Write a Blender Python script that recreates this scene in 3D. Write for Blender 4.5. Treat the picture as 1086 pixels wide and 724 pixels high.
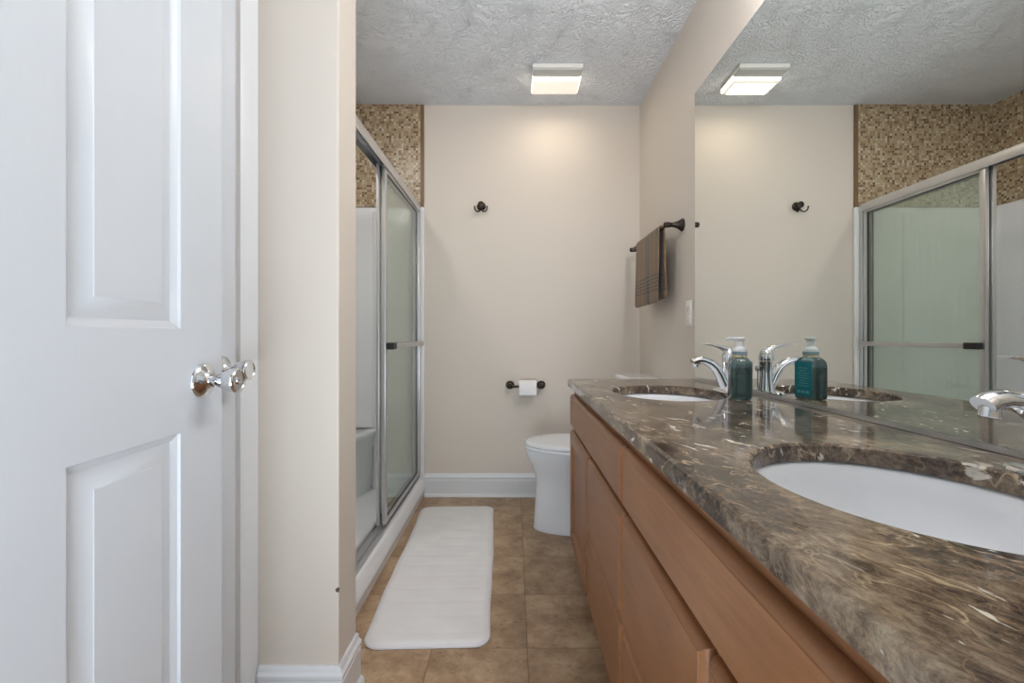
import bpy, bmesh, math, random
from mathutils import Vector, Matrix
random.seed(7)
PI = math.pi
scn = bpy.context.scene
for o in list(bpy.data.objects):
    bpy.data.objects.remove(o)
C = scn.collection

# ------------------------------------------------------------------ camera
cam_d = bpy.data.cameras.new('camera')
cam = bpy.data.objects.new('camera', cam_d); C.objects.link(cam)
cam.location = (0, 0, 1.0); cam.rotation_euler = (PI / 2, 0, 0)
cam_d.sensor_fit = 'HORIZONTAL'; cam_d.sensor_width = 36
cam_d.lens = 487 / 1086 * 36
cam_d.shift_x = -2 / 1086; cam_d.shift_y = -6 / 1086
cam_d.clip_start = 0.01
scn.camera = cam

# ------------------------------------------------------------------ light
W = bpy.data.worlds.new('world'); scn.world = W; W.use_nodes = True
W.node_tree.nodes['Background'].inputs[0].default_value = (0.80, 0.90, 1.0, 1)
W.node_tree.nodes['Background'].inputs[1].default_value = 0.35

def area(name, loc, target, sx, sy, power, col):
    d = bpy.data.lights.new(name, 'AREA'); d.shape = 'RECTANGLE'; d.size = sx; d.size_y = sy
    d.energy = power; d.color = col
    o = bpy.data.objects.new(name, d); C.objects.link(o); o.location = loc
    o.rotation_euler = (Vector(target) - Vector(loc)).to_track_quat('-Z', 'Y').to_euler()
    return o
# daylight of the bedroom, coming in through the open doorway behind the camera
area('bedroom_daylight', (-0.15, -1.1, 1.45), (-0.1, 1.5, 1.2), 1.5, 1.6, 11, (0.78, 0.89, 1.0))
# added fill behind the camera, aimed upward to brighten the ceiling
area('ceiling_fill', (-0.12, -0.65, 0.25), (0.0, 1.75, 2.44), 1.2, 1.0, 21, (0.86, 0.94, 1.0)).data.spread = math.radians(130)
FAN_LENS = 0.56        # emission of the ceiling light's lens
SHOWER_FILL = 56.0           # emission of the fill disc added over the shower
FAN_LAMP = 1.4       # watts of the lamp in the ceiling light
SHADE = 60.0          # emission of the vanity light's glass shades
scn.view_settings.view_transform = 'Standard'
scn.view_settings.look = 'None'
scn.view_settings.gamma = 1.0
scn.view_settings.use_curve_mapping = False
scn.view_settings.exposure = 0.0

# ------------------------------------------------------------------ helpers
def wm(o):
    m = o.matrix_basis.copy()
    return wm(o.parent) @ m if o.parent else m

class MB:
    def __init__(s): s.bm = bmesh.new()
    def add(s, t):
        me = bpy.data.meshes.new('tmp'); t.to_mesh(me); t.free()
        s.bm.from_mesh(me); bpy.data.meshes.remove(me); return s
    def box(s, x0, x1, y0, y1, z0, z1, bev=0.0, seg=2):
        t = bmesh.new(); bmesh.ops.create_cube(t, size=1)
        for v in t.verts:
            v.co = Vector(((x0 + x1) / 2 + v.co.x * (x1 - x0), (y0 + y1) / 2 + v.co.y * (y1 - y0), (z0 + z1) / 2 + v.co.z * (z1 - z0)))
        if bev: bmesh.ops.bevel(t, geom=list(t.edges), offset=bev, segments=seg, profile=0.5, affect='EDGES')
        return s.add(t)
    def loft(s, rings, cap0=True, cap1=True, closed=True):
        bm = s.bm
        R = [[bm.verts.new(p) for p in r] for r in rings]
        n = len(R[0])
        for a, b in zip(R, R[1:]):
            for i in range(n if closed else n - 1):
                j = (i + 1) % n
                bm.faces.new((a[i], a[j], b[j], b[i]))
        if cap0 and closed: bm.faces.new(list(reversed(R[0])))
        if cap1 and closed: bm.faces.new(R[-1])
        return s
    def lathe(s, prof, c=(0, 0, 0), axis=(0, 0, 1), n=32, cap0=True, cap1=True):
        """prof: list of (radius, along)"""
        q = Vector((0, 0, 1)).rotation_difference(Vector(axis).normalized()); c = Vector(c)
        rings = []
        for r, h in prof:
            r = max(r, 1e-4)
            rings.append([c + q @ Vector((r * math.cos(2 * PI * i / n), r * math.sin(2 * PI * i / n), h)) for i in range(n)])
        return s.loft(rings, cap0, cap1)
    def tube(s, pts, rad, n=16, flat=None):
        """swept tube; rad float or list; flat = (side scale list) squash perpendicular"""
        pts = [Vector(p) for p in pts]
        if not isinstance(rad, (list, tuple)): rad = [rad] * len(pts)
        rings = []; up = None
        for i, p in enumerate(pts):
            a = pts[max(i - 1, 0)]; b = pts[min(i + 1, len(pts) - 1)]
            t = (b - a).normalized()
            if up is None:
                up = Vector((0, 0, 1)) if abs(t.z) < .9 else Vector((1, 0, 0))
            side = t.cross(up)
            if side.length < 1e-5: side = t.cross(Vector((0, 1, 0)))
            side.normalize(); up = side.cross(t).normalized()
            k = flat[i] if flat else 1.0
            rings.append([p + side * rad[i] * math.cos(2 * PI * j / n) + up * rad[i] * k * math.sin(2 * PI * j / n) for j in range(n)])
        return s.loft(rings)
    def prism(s, poly, fn, a, b):
        """poly of 2-D points, fn(u, v, w) -> xyz, extruded w from a to b"""
        return s.loft([[fn(u, v, a) for u, v in poly], [fn(u, v, b) for u, v in poly]])
    def sweep(s, path, prof):
        """profile (offset, z) swept along a floor path; offset grows to the RIGHT of travel; mitred"""
        P = [Vector((p[0], p[1])) for p in path]; rings = []
        for i, p in enumerate(P):
            def nrm(a, b):
                d = (b - a).normalized(); return Vector((d.y, -d.x))
            ns = []
            if i > 0: ns.append(nrm(P[i - 1], p))
            if i < len(P) - 1: ns.append(nrm(p, P[i + 1]))
            m = sum(ns, Vector((0, 0))) / len(ns)
            m = m / m.dot(ns[0])
            rings.append([(p.x + m.x * o, p.y + m.y * o, z) for o, z in prof])
        return s.loft(rings)
    def build(s, name, mat, parent=None, smooth=None, local=False, sub=0):
        bm = s.bm
        bmesh.ops.recalc_face_normals(bm, faces=bm.faces)
        me = bpy.data.meshes.new(name); bm.to_mesh(me); bm.free()
        if parent and not local:
            me.transform(wm(parent).inverted())
        me.materials.append(mat)
        o = bpy.data.objects.new(name, me); C.objects.link(o)
        if parent: o.parent = parent
        if sub:
            m = o.modifiers.new('subdivision', 'SUBSURF'); m.levels = sub; m.render_levels = sub
        if smooth is not None:
            for p in me.polygons: p.use_smooth = True
            if smooth < 179:
                me.set_sharp_from_angle(angle=math.radians(smooth))
        return o

def tag(o, label=None, cat=None, group=None, kind=None):
    if label: o['label'] = label
    if cat: o['category'] = cat
    if group: o['group'] = group
    if kind: o['kind'] = kind
    return o
def thing(name, loc=(0, 0, 0), rz=0.0, **k):
    o = bpy.data.objects.new(name, None); C.objects.link(o)
    o.location = loc; o.rotation_euler = (0, 0, rz); o.empty_display_size = .1
    return tag(o, **k)
def struct(name, mb, mat, label=None, cat=None, smooth=None):
    return tag(mb.build(name, mat, None, smooth), label, cat, None, 'structure')
def copy_tree(o, parent=None):
    c = o.copy(); C.objects.link(c)
    if parent: c.parent = parent
    for ch in list(o.children): copy_tree(ch, c)
    return c

# ------------------------------------------------------------------ materials
class NT:
    def __init__(s, name):
        s.m = bpy.data.materials.new(name); s.m.use_nodes = True
        s.t = s.m.node_tree; s.b = s.t.nodes['Principled BSDF']; s.out = s.t.nodes['Material Output']
    def n(s, typ, **k):
        nd = s.t.nodes.new(typ)
        for a, v in k.items(): setattr(nd, a, v)
        return nd
    def l(s, a, b): s.t.links.new(a, b)
    def co(s): return s.n('ShaderNodeTexCoord').outputs['Object']
    def mapping(s, vec, scale=(1, 1, 1), rot=(0, 0, 0)):
        m = s.n('ShaderNodeMapping'); m.inputs['Scale'].default_value = scale; m.inputs['Rotation'].default_value = rot
        s.l(vec, m.inputs['Vector']); return m.outputs[0]
    def noise(s, vec, scale, detail=4, rough=.5, dist=0, dim='3D'):
        nd = s.n('ShaderNodeTexNoise', noise_dimensions=dim)
        nd.inputs['Scale'].default_value = scale; nd.inputs['Detail'].default_value = detail
        nd.inputs['Roughness'].default_value = rough; nd.inputs['Distortion'].default_value = dist
        if vec is not None: s.l(vec, nd.inputs['Vector'])
        return nd.outputs['Fac']
    def math(s, op, a, b=None, c=None, clamp=False):
        nd = s.n('ShaderNodeMath', operation=op, use_clamp=clamp)
        for i, v in enumerate((a, b, c)):
            if v is None: continue
            if isinstance(v, (int, float)): nd.inputs[i].default_value = v
            else: s.l(v, nd.inputs[i])
        return nd.outputs[0]
    def ramp(s, fac, stops, interp='LINEAR'):
        nd = s.n('ShaderNodeValToRGB'); cr = nd.color_ramp; cr.interpolation = interp
        while len(cr.elements) < len(stops): cr.elements.new(.5)
        for e, (p, c) in zip(cr.elements, stops):
            e.position = p; e.color = (*c, 1) if len(c) == 3 else c
        s.l(fac, nd.inputs[0]); return nd.outputs[0]
    def mix(s, fac, a, b, blend='MIX'):
        nd = s.n('ShaderNodeMix', data_type='RGBA', blend_type=blend)
        for i, v in ((0, fac), (6, a), (7, b)):
            if isinstance(v, (int, float)): nd.inputs[i].default_value = v
            elif isinstance(v, tuple): nd.inputs[i].default_value = (*v, 1)
            else: s.l(v, nd.inputs[i])
        return nd.outputs[2]
    def xyz(s, vec):
        nd = s.n('ShaderNodeSeparateXYZ'); s.l(vec, nd.inputs[0]); return nd.outputs
    def comb(s, x, y, z):
        nd = s.n('ShaderNodeCombineXYZ')
        for i, v in enumerate((x, y, z)):
            if isinstance(v, (int, float)): nd.inputs[i].default_value = v
            else: s.l(v, nd.inputs[i])
        return nd.outputs[0]
    def bump(s, h, strength, dist=.01):
        nd = s.n('ShaderNodeBump'); nd.inputs['Strength'].default_value = strength; nd.inputs['Distance'].default_value = dist
        s.l(h, nd.inputs['Height']); s.l(nd.outputs[0], s.b.inputs['Normal'])
    def set(s, **k):
        for a, v in k.items():
            i = s.b.inputs[a.replace('_', ' ')]
            if hasattr(v, 'links') or isinstance(v, bpy.types.NodeSocket): s.l(v, i)
            elif isinstance(v, tuple) and len(v) == 3: i.default_value = (*v, 1)
            else: i.default_value = v
        return s

def lin(r, g, b):
    f = lambda c: (c / 255 / 12.92) if c / 255 <= .04045 else ((c / 255 + .055) / 1.055) ** 2.4
    return (f(r), f(g), f(b))

def simple(name, col, rough=.5, metal=0.0, var=0.04, scale=30, bump=0.0, bscale=200, bdist=.001, **k):
    t = NT(name); v = t.co()
    n = t.noise(v, scale, 3)
    c = t.mix(n, tuple(x * (1 - var) for x in col), tuple(min(1, x * (1 + var)) for x in col))
    t.set(Base_Color=c, Roughness=rough, Metallic=metal, **k)
    if bump: t.bump(t.noise(v, bscale, 2), bump, bdist)
    return t.m

WALL = lin(217, 208, 198)
M = {}
M['wall'] = simple('wall_paint', WALL, .55, var=.012, scale=3, bump=.12, bscale=350, bdist=.0006)
M['white'] = simple('white_trim_paint', lin(226, 229, 233), .32, var=.01, bump=.03, bscale=120)
def door_paint():
    t = NT('white_door_paint'); v = t.co()
    g = t.noise(t.mapping(v, (110, 110, 2)), 6, 4, .6)
    t.set(Base_Color=t.mix(g, lin(215, 221, 230), lin(220, 226, 234)), Roughness=.33)
    t.bump(g, .10, .0008); return t.m
M['door'] = door_paint()

def ceiling_mat():
    t = NT('stomped_ceiling'); v = t.co(); x = t.xyz(v)
    p = t.comb(x[0], x[1], 0.0)
    h = None
    for k, (sc, off) in enumerate(((4.6, 0.0), (5.6, 3.7))):
        q = t.comb(t.math('ADD', x[0], off), t.math('ADD', x[1], off * .6), 0.0)
        vo = t.n('ShaderNodeTexVoronoi', voronoi_dimensions='2D', feature='F1'); vo.inputs['Scale'].default_value = sc
        t.l(q, vo.inputs['Vector'])
        sub = t.n('ShaderNodeVectorMath', operation='SUBTRACT'); t.l(q, sub.inputs[0]); t.l(vo.outputs['Position'], sub.inputs[1])
        d = t.xyz(sub.outputs[0])
        ang = t.math('ARCTAN2', d[1], d[0])
        r = t.math('POWER', t.math('ADD', t.math('MULTIPLY', d[0], d[0]), t.math('MULTIPLY', d[1], d[1])), .5)
        wob = t.noise(p, 14, 3)
        a2 = t.math('ADD', ang, t.math('MULTIPLY', wob, 1.3))
        cx = t.math('MULTIPLY', t.math('COSINE', a2), 1.05); sx = t.math('MULTIPLY', t.math('SINE', a2), 1.05)
        nn = t.noise(t.comb(cx, sx, t.math('MULTIPLY', r, 7.0)), 2.6, 2, .5)
        ridge = t.math('SUBTRACT', 1.0, t.math('MULTIPLY', t.math('ABSOLUTE', t.math('SUBTRACT', nn, .5)), 9.0), clamp=True)
        ridge = t.math('POWER', ridge, 1.4)
        fade = t.math('MULTIPLY', t.noise(q, 9, 2), 1.6, clamp=True)
        ridge = t.math('MULTIPLY', ridge, fade)
        h = ridge if h is None else t.math('MAXIMUM', h, ridge)
    h = t.math('ADD', h, t.math('MULTIPLY', t.noise(p, 90, 2), .12))
    t.set(Base_Color=lin(230, 234, 240), Roughness=.75)
    t.bump(h, .8, .008); return t.m
M['ceiling'] = ceiling_mat()

def floor_mat():
    t = NT('stone_look_floor_tile'); v = t.co(); x = t.xyz(v)
    P = .305
    u = t.math('DIVIDE', t.math('SUBTRACT', x[0], .043), P); w = t.math('DIVIDE', t.math('SUBTRACT', x[1], 1.471), P)
    fu = t.math('FRACT', t.math('ADD', u, 50)); fw = t.math('FRACT', t.math('ADD', w, 50))
    du = t.math('MINIMUM', fu, t.math('SUBTRACT', 1.0, fu)); dw = t.math('MINIMUM', fw, t.math('SUBTRACT', 1.0, fw))
    d = t.math('MINIMUM', du, dw)
    grout = t.math('SUBTRACT', 1.0, t.math('DIVIDE', d, .010), clamp=True)
    cell = t.comb(t.math('FLOOR', t.math('ADD', u, 50)), t.math('FLOOR', t.math('ADD', w, 50)), 0.0)
    wn = t.n('ShaderNodeTexWhiteNoise', noise_dimensions='3D'); t.l(cell, wn.inputs['Vector'])
    off = t.n('ShaderNodeVectorMath', operation='MULTIPLY_ADD'); t.l(wn.outputs['Color'], off.inputs[0]); off.inputs[1].default_value = (9, 9, 9); t.l(v, off.inputs[2])
    vv = off.outputs[0]
    n1 = t.noise(vv, 8, 10, .74, .1); n2 = t.noise(t.mapping(vv, (1, 1.5, 1)), 30, 8, .78, .35)
    c = t.ramp(n1, [(.32, lin(132, 105, 80)), (.46, lin(164, 136, 107)), (.58, lin(184, 157, 127)), (.72, lin(200, 177, 148))])
    dk = t.ramp(n2, [(.36, (1, 1, 1)), (.46, (0, 0, 0))])
    c = t.mix(t.math('MULTIPLY', dk, .55), c, lin(98, 76, 58))
    tint = t.math('ADD', .93, t.math('MULTIPLY', wn.outputs['Value'], .14))
    hsv = t.n('ShaderNodeHueSaturation'); t.l(c, hsv.inputs['Color']); t.l(tint, hsv.inputs['Value'])
    c = t.mix(t.math('MULTIPLY', grout, .8), hsv.outputs[0], lin(112, 88, 66))
    t.set(Base_Color=c, Roughness=.42)
    t.bump(t.math('SUBTRACT', t.math('MULTIPLY', n1, .25), grout), .3, .002); return t.m
M['floor'] = floor_mat()

def mosaic_mat(name, axis):
    t = NT(name); v = t.co(); x = t.xyz(v)
    P = .0152
    u = t.math('ADD', t.math('DIVIDE', x[axis], P), 400.2); w = t.math('ADD', t.math('DIVIDE', x[2], P), 400.35)
    fu = t.math('FRACT', u); fw = t.math('FRACT', w)
    d = t.math('MINIMUM', t.math('MINIMUM', fu, t.math('SUBTRACT', 1.0, fu)), t.math('MINIMUM', fw, t.math('SUBTRACT', 1.0, fw)))
    tile = t.math('DIVIDE', t.math('SUBTRACT', d, .05), .07, clamp=True)
    cell = t.comb(t.math('FLOOR', u), t.math('FLOOR', w), 0.0)
    wn = t.n('ShaderNodeTexWhiteNoise', noise_dimensions='3D'); t.l(cell, wn.inputs['Vector'])
    c = t.ramp(wn.outputs['Value'], [(0, lin(98, 74, 52)), (.07, lin(128, 100, 74)), (.20, lin(156, 132, 103)), (.40, lin(172, 152, 123)),
                                     (.62, lin(184, 167, 139)), (.80, lin(195, 182, 158)), (.93, lin(208, 199, 182))], 'CONSTANT')
    c = t.mix(tile, lin(168, 150, 126), c)
    t.set(Base_Color=c, Roughness=.28); t.bump(tile, .4, .0015); return t.m
M['mosaic_x'] = mosaic_mat('mosaic_tile_a', 0); M['mosaic_y'] = mosaic_mat('mosaic_tile_b', 1)

def marble_mat():
    t = NT('brown_marble'); v = t.co()
    v = t.mapping(v, (1, 1, 1), (0, 0, math.radians(-22)))
    st = t.mapping(v, (1.55, 1.0, 1.3))
    warp = t.n('ShaderNodeTexNoise'); warp.inputs['Scale'].default_value = 5; warp.inputs['Detail'].default_value = 4; t.l(v, warp.inputs['Vector'])
    wv = t.n('ShaderNodeVectorMath', operation='MULTIPLY_ADD'); t.l(warp.outputs['Color'], wv.inputs[0]); wv.inputs[1].default_value = (.13, .13, .13); t.l(st, wv.inputs[2])
    s2 = wv.outputs[0]
    n1 = t.noise(s2, 6.5, 9, .62, .2)
    n2 = t.noise(t.mapping(s2, (1.4, 1, 1.1)), 42, 9, .80, .3)
    f = t.math('ADD', t.math('MULTIPLY', n1, .5), t.math('MULTIPLY', n2, .5))
    f = t.math('ADD', .5, t.math('MULTIPLY', t.math('SUBTRACT', f, .508), 1.3))
    c = t.ramp(f, [(.35, lin(36, 28, 24)), (.44, lin(70, 57, 48)), (.51, lin(106, 91, 76)), (.575, lin(136, 120, 101)), (.68, lin(172, 157, 135))])
    # fine rusty and cream veins
    def vein(vec, sc, width, dist):
        n = t.noise(vec, sc, 4, .55, dist)
        return t.math('SUBTRACT', 1.0, t.math('DIVIDE', t.math('ABSOLUTE', t.math('SUBTRACT', n, .5)), width), clamp=True)
    v1 = vein(t.mapping(s2, (1.4, .8, 1)), 8, .012, .5)
    m1 = t.ramp(t.noise(v, 4.5, 2), [(.45, (0, 0, 0)), (.6, (1, 1, 1))])
    c = t.mix(t.math('MULTIPLY', t.math('MULTIPLY', v1, m1), .75), c, lin(206, 184, 152))
    v2 = vein(t.mapping(s2, (1, 1, 1), (.4, .2, 1.0)), 22, .016, .9)
    c = t.mix(t.math('MULTIPLY', v2, .35), c, lin(176, 142, 108))
    # white calcite flecks
    wn = t.noise(t.mapping(s2, (1.9, .8, 1.4)), 20, 4, .55, .4)
    wf = t.ramp(wn, [(.637, (0, 0, 0)), (.660, (1, 1, 1))])
    m2 = t.ramp(t.noise(v, 3.1, 2), [(.38, (0, 0, 0)), (.46, (1, 1, 1))])
    c = t.mix(t.math('MULTIPLY', wf, t.math('MULTIPLY', m2, .92)), c, lin(226, 222, 210))
    t.set(Base_Color=c, Roughness=.09, Specular_IOR_Level=.55); return t.m
M['marble'] = marble_mat()

def wood_mat(name, vert, tone=1.0):
    t = NT(name); v = t.co()
    sc = (34, 34, 2.2) if vert else (34, 2.2, 34)
    g = t.noise(t.mapping(v, sc), 3, 6, .6, .4)
    g2 = t.noise(t.mapping(v, tuple(a * 3.4 for a in sc)), 3, 3, .5)
    b = t.noise(v, 4, 3)
    f = t.math('ADD', t.math('MULTIPLY', g, .55), t.math('MULTIPLY', b, .45))
    T = lambda r, gg, bb: tuple(x * tone for x in lin(r, gg, bb))
    c = t.ramp(f, [(.3, T(146, 97, 62)), (.5, T(166, 113, 74)), (.7, T(184, 130, 88))])
    fl = t.ramp(g2, [(.28, (1, 1, 1)), (.36, (0, 0, 0))])
    c = t.mix(t.math('MULTIPLY', fl, .35), c, T(120, 76, 48))
    t.set(Base_Color=c, Roughness=.36); t.bump(g2, .05, .0006); return t.m
M['wood_v'] = wood_mat('stained_wood_upright', True, .73); M['wood_h'] = wood_mat('stained_wood_level', False, .73)
M['dark'] = simple('dark_recess', (.02, .018, .016), .8)

M['acrylic'] = simple('white_acrylic', lin(232, 233, 236), .16, var=.006)
M['porcelain'] = simple('white_porcelain', lin(233, 236, 241), .08, var=.005)
M['aluminium'] = simple('satin_aluminium', (.60, .60, .61), .34, .9, var=.03)
M['rubber'] = simple('black_rubber', (.012, .013, .013), .45)
M['chrome'] = simple('chrome', (.74, .75, .77), .06, 1.0, var=.005)
M['bronze'] = simple('oil_rubbed_bronze', (.045, .034, .028), .3, .75, var=.2, scale=60)
M['plate'] = simple('white_plastic', lin(238, 236, 230), .35, var=.01)
M['grille'] = simple('grey_white_grille', lin(205, 204, 202), .5, var=.01)
M['slot'] = simple('dark_slot', (.10, .10, .10), .6)
M['paper'] = simple('white_tissue_paper', lin(240, 240, 242), .9, var=.015, scale=120, bump=.2, bscale=400, bdist=.0008)
M['trim_tile'] = simple('brown_tile_edge', lin(120, 94, 66), .4, var=.15, scale=40)
def mirror_mat():
    t = NT('mirror_glass'); v = t.co(); n = t.noise(v, 2, 1)
    t.set(Base_Color=t.mix(n, (.83, .855, .83), (.835, .86, .835)), Metallic=1.0, Roughness=0.0); return t.m
M['mirror'] = mirror_mat()

def glass_mat():
    t = NT('pale_green_glass'); v = t.co()
    tr = t.n('ShaderNodeBsdfTransparent'); tr.inputs[0].default_value = (.945, .972, .952, 1)
    tl = t.n('ShaderNodeBsdfTranslucent'); tl.inputs[0].default_value = (.80, .89, .83, 1)
    df = t.n('ShaderNodeBsdfDiffuse'); df.inputs[0].default_value = (.80, .89, .83, 1)
    n = t.noise(t.mapping(v, (1, 14, .6)), 6, 3)
    m0 = t.n('ShaderNodeMixShader'); m0.inputs[0].default_value = .5; t.l(tl.outputs[0], m0.inputs[1]); t.l(df.outputs[0], m0.inputs[2])
    m1 = t.n('ShaderNodeMixShader'); t.l(t.math('ADD', .06, t.math('MULTIPLY', n, .10)), m1.inputs[0]); t.l(tr.outputs[0], m1.inputs[1]); t.l(m0.outputs[0], m1.inputs[2])
    gl = t.n('ShaderNodeBsdfGlossy'); gl.inputs['Roughness'].default_value = .02
    fr = t.n('ShaderNodeFresnel'); bf = t.n('ShaderNodeNewGeometry').outputs['Backfacing']; t.l(t.math('ADD', 1.45, t.math('MULTIPLY', bf, 1 / 1.45 - 1.45)), fr.inputs[0])
    m2 = t.n('ShaderNodeMixShader'); t.l(fr.outputs[0], m2.inputs[0]); t.l(m1.outputs[0], m2.inputs[1]); t.l(gl.outputs[0], m2.inputs[2])
    t.l(m2.outputs[0], t.out.inputs['Surface']); return t.m
M['glass'] = glass_mat()

def emit(name, col, strength):
    t = NT(name); v = t.co(); n = t.noise(v, 8, 1)
    t.set(Base_Color=(.9, .88, .84), Roughness=.4, Emission_Color=t.mix(n, tuple(c * .97 for c in col), col), Emission_Strength=strength); return t.m
M['fan_lens'] = emit('lit_fan_lens', (1.0, .86, .70), FAN_LENS)
M['skirt'] = emit('lit_lens_skirt', (1.0, .86, .70), 2.6)
M['fill_disc'] = emit('lit_fill_disc', (1.0, .97, .93), SHOWER_FILL)
M['shade'] = emit('lit_glass_shade', (1.0, .97, .93), SHADE)

def mat_fabric():
    t = NT('plush_white_mat'); v = t.co(); x = t.xyz(v)
    n = t.noise(v, 7, 4, .6); f = t.noise(v, 420, 2)
    t.set(Base_Color=t.mix(n, lin(222, 221, 223), lin(240, 239, 240)), Roughness=.95, Sheen_Weight=.25)
    t.bump(t.math('ADD', t.math('MULTIPLY', f, .5), t.math('MULTIPLY', n, .5)), .45, .004); return t.m
M['mat'] = mat_fabric()
M['binding'] = simple('mat_binding', lin(226, 224, 229), .9, var=.03)
def towel_mat():
    t = NT('striped_brown_towel'); v = t.co(); x = t.xyz(v)
    n = t.noise(t.comb(0.0, x[1], 0.0), 17, 2, .5)
    f = t.noise(v, 500, 2)
    c = t.ramp(n, [(.36, lin(88, 78, 68)), (.46, lin(120, 103, 84)), (.53, lin(158, 122, 82)), (.60, lin(110, 97, 84))])
    zz = x[2]
    inb = t.math('MULTIPLY', t.math('GREATER_THAN', zz, -.300), t.math('LESS_THAN', zz, -.208))
    wave = t.math('SINE', t.math('MULTIPLY', zz, 2 * PI / .0185))
    line = t.math('MULTIPLY', t.math('GREATER_THAN', wave, .25), inb)
    c = t.mix(t.math('MULTIPLY', line, .7), c, lin(62, 55, 49))
    c = t.mix(t.math('MULTIPLY', f, .35), c, lin(72, 64, 58))
    t.set(Base_Color=c, Roughness=.95, Sheen_Weight=.2)
    t.bump(t.math('ADD', f, t.math('MULTIPLY', line, -1.5)), .6, .003); return t.m
M['towel'] = towel_mat()
def soap_mat():
    t = NT('teal_soap_bottle'); v = t.co(); x = t.xyz(v)
    lev = t.math('GREATER_THAN', x[2], .094)
    c = t.mix(lev, (.085, .15, .155), (.26, .42, .44))
    t.set(Base_Color=c, Roughness=.06, Transmission_Weight=.85, IOR=1.38); return t.m
M['soap'] = soap_mat()
M['cup'] = simple('frosted_white_plastic', lin(240, 243, 246), .3, var=.01, Transmission_Weight=.25)
M['collar'] = simple('grey_blue_collar', lin(112, 134, 146), .35)
M['gold'] = simple('gold_band', (.80, .66, .38), .25, .9)
def label_mat():
    t = NT('teal_label'); v = t.co(); x = t.xyz(v)
    n = t.noise(t.mapping(v, (1, 1, 1.6)), 60, 2)
    t.set(Base_Color=t.mix(n, lin(10, 122, 142), lin(22, 142, 158)), Roughness=.35); return t.m
M['label'] = label_mat()
M['label_text'] = simple('label_pale_print', lin(120, 186, 196), .4)

# ================================================================== the room
XR, XL, YB, H = .787, -.685, 2.87, 2.44
YP0, YP1, XP = 1.20, 1.334, -.458        # partition wall beside the shower
XS = -1.42                               # far wall of the shower
struct('floor', MB().box(-1.55, .91, -.3, 2.99, -.1, 0), M['floor'], 'brown stone-look square floor tiles', 'floor')
struct('ceiling', MB().box(-1.55, .91, -.02, 2.99, H, H + .1), M['ceiling'], 'grey textured ceiling', 'ceiling')
struct('wall_back', MB().box(-1.55, .91, YB, 2.99, 0, H), M['wall'], 'beige wall at the far end behind the toilet', 'wall')
struct('wall_right', MB().box(XR, .91, .0, YB, 0, H), M['wall'], 'beige wall carrying the mirror', 'wall')
wl = MB().box(-.85, -.735, .0, YP0, 0, H)
wl.box(-.735, XL, .0, .500, 0, H).box(-.735, XL, 1.131, YP0, 0, H).box(-.735, XL, .500, 1.131, 2.05, H)
struct('wall_left', wl, M['wall'], 'beige wall holding the closed white door', 'wall')
def part_wall():
    t = NT('partition_paint'); v = t.co(); x = t.xyz(v)
    n = t.noise(v, 3, 3)
    c = t.mix(n, tuple(a * .988 for a in WALL), tuple(a * 1.012 for a in WALL))
    d = t.n('ShaderNodeVectorMath', operation='DISTANCE'); d.inputs[1].default_value = (XP - .002, YP0, .336)
    t.l(t.mapping(v, (1, 1, 1)), d.inputs[0])
    c = t.mix(t.math('LESS_THAN', t.math('ADD', d.outputs['Value'], t.math('MULTIPLY', t.noise(v, 300, 2), .004)), .0085), c, lin(84, 66, 54))
    t.set(Base_Color=c, Roughness=.55); return t.m
struct('wall_partition', MB().box(-1.54, XP, YP0, YP1, 0, H, .004), part_wall(), 'beige end of the short wall before the shower', 'wall')
nw = MB().box(-.85, -.602, .015, .13, 0, H).box(.19, .91, .015, .13, 0, H).box(-.602, .19, .015, .13, 2.06, H)
struct('wall_near', nw, M['wall'], 'beige wall with the doorway the photo was taken from', 'wall')
struct('wall_shower_left', MB().box(-1.54, XS, YP1, YB, 0, H), M['mosaic_y'], 'beige and brown mosaic tiles on the far side of the shower', 'wall')
struct('wall_shower_back', MB().box(XS, -.583, YB - .012, YB, 1.802, H), M['mosaic_x'], 'beige and brown mosaic tiles above the shower surround', 'wall')
struct('trim_1', MB().box(-.583, -.561, YB - .014, YB, 1.802, H, .003), M['trim_tile'], 'brown tile strip edging the mosaic', 'trim')

# baseboards
BB = [(0, 0), (.026, 0), (.026, .006), (.022, .015), (.016, .019), (.015, .019), (.015, .098), (.0155, .102), (.012, .106), (.0155, .110),
      (.017, .116), (.0165, .122), (.010, .128), (.009, .137), (.006, .141), (0, .141)]
struct('baseboard_back', MB().sweep([(-.556, YB), (XR - .001, YB)], BB), M['white'], 'white baseboard along the back wall', 'baseboard', 40)
struct('baseboard_right', MB().sweep([(XR, YB - .001), (XR, 2.03)], BB), M['white'], 'white baseboard behind the toilet', 'baseboard', 40)
struct('baseboard_partition', MB().sweep([(XL + .021, YP0), (XP, YP0), (XP, YP1 - .004)], BB), M['white'], 'white baseboard wrapping the short wall', 'baseboard', 40)

# door casing and jamb of the closed door
CAS = [(0, 0), (0, .009), (.006, .0115), (.010, .0095), (.014, .0115), (.030, .014), (.044, .0165), (.056, .018), (.0595, .0165), (.063, .018), (.065, .016), (.065, 0)]
ca = MB()
ca.prism(CAS, lambda u, v, w: (XL + v, 1.135 + u, w), 0, 2.115)
ca.prism(CAS, lambda u, v, w: (XL + v, .496 - u, w), 0, 2.115)
ca.prism(CAS, lambda u, v, w: (XL + v, w, 2.05 + u), .4965, 1.1345)
struct('trim_2', ca, M['white'], 'white casing around the closed door', 'trim', 30)

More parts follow.
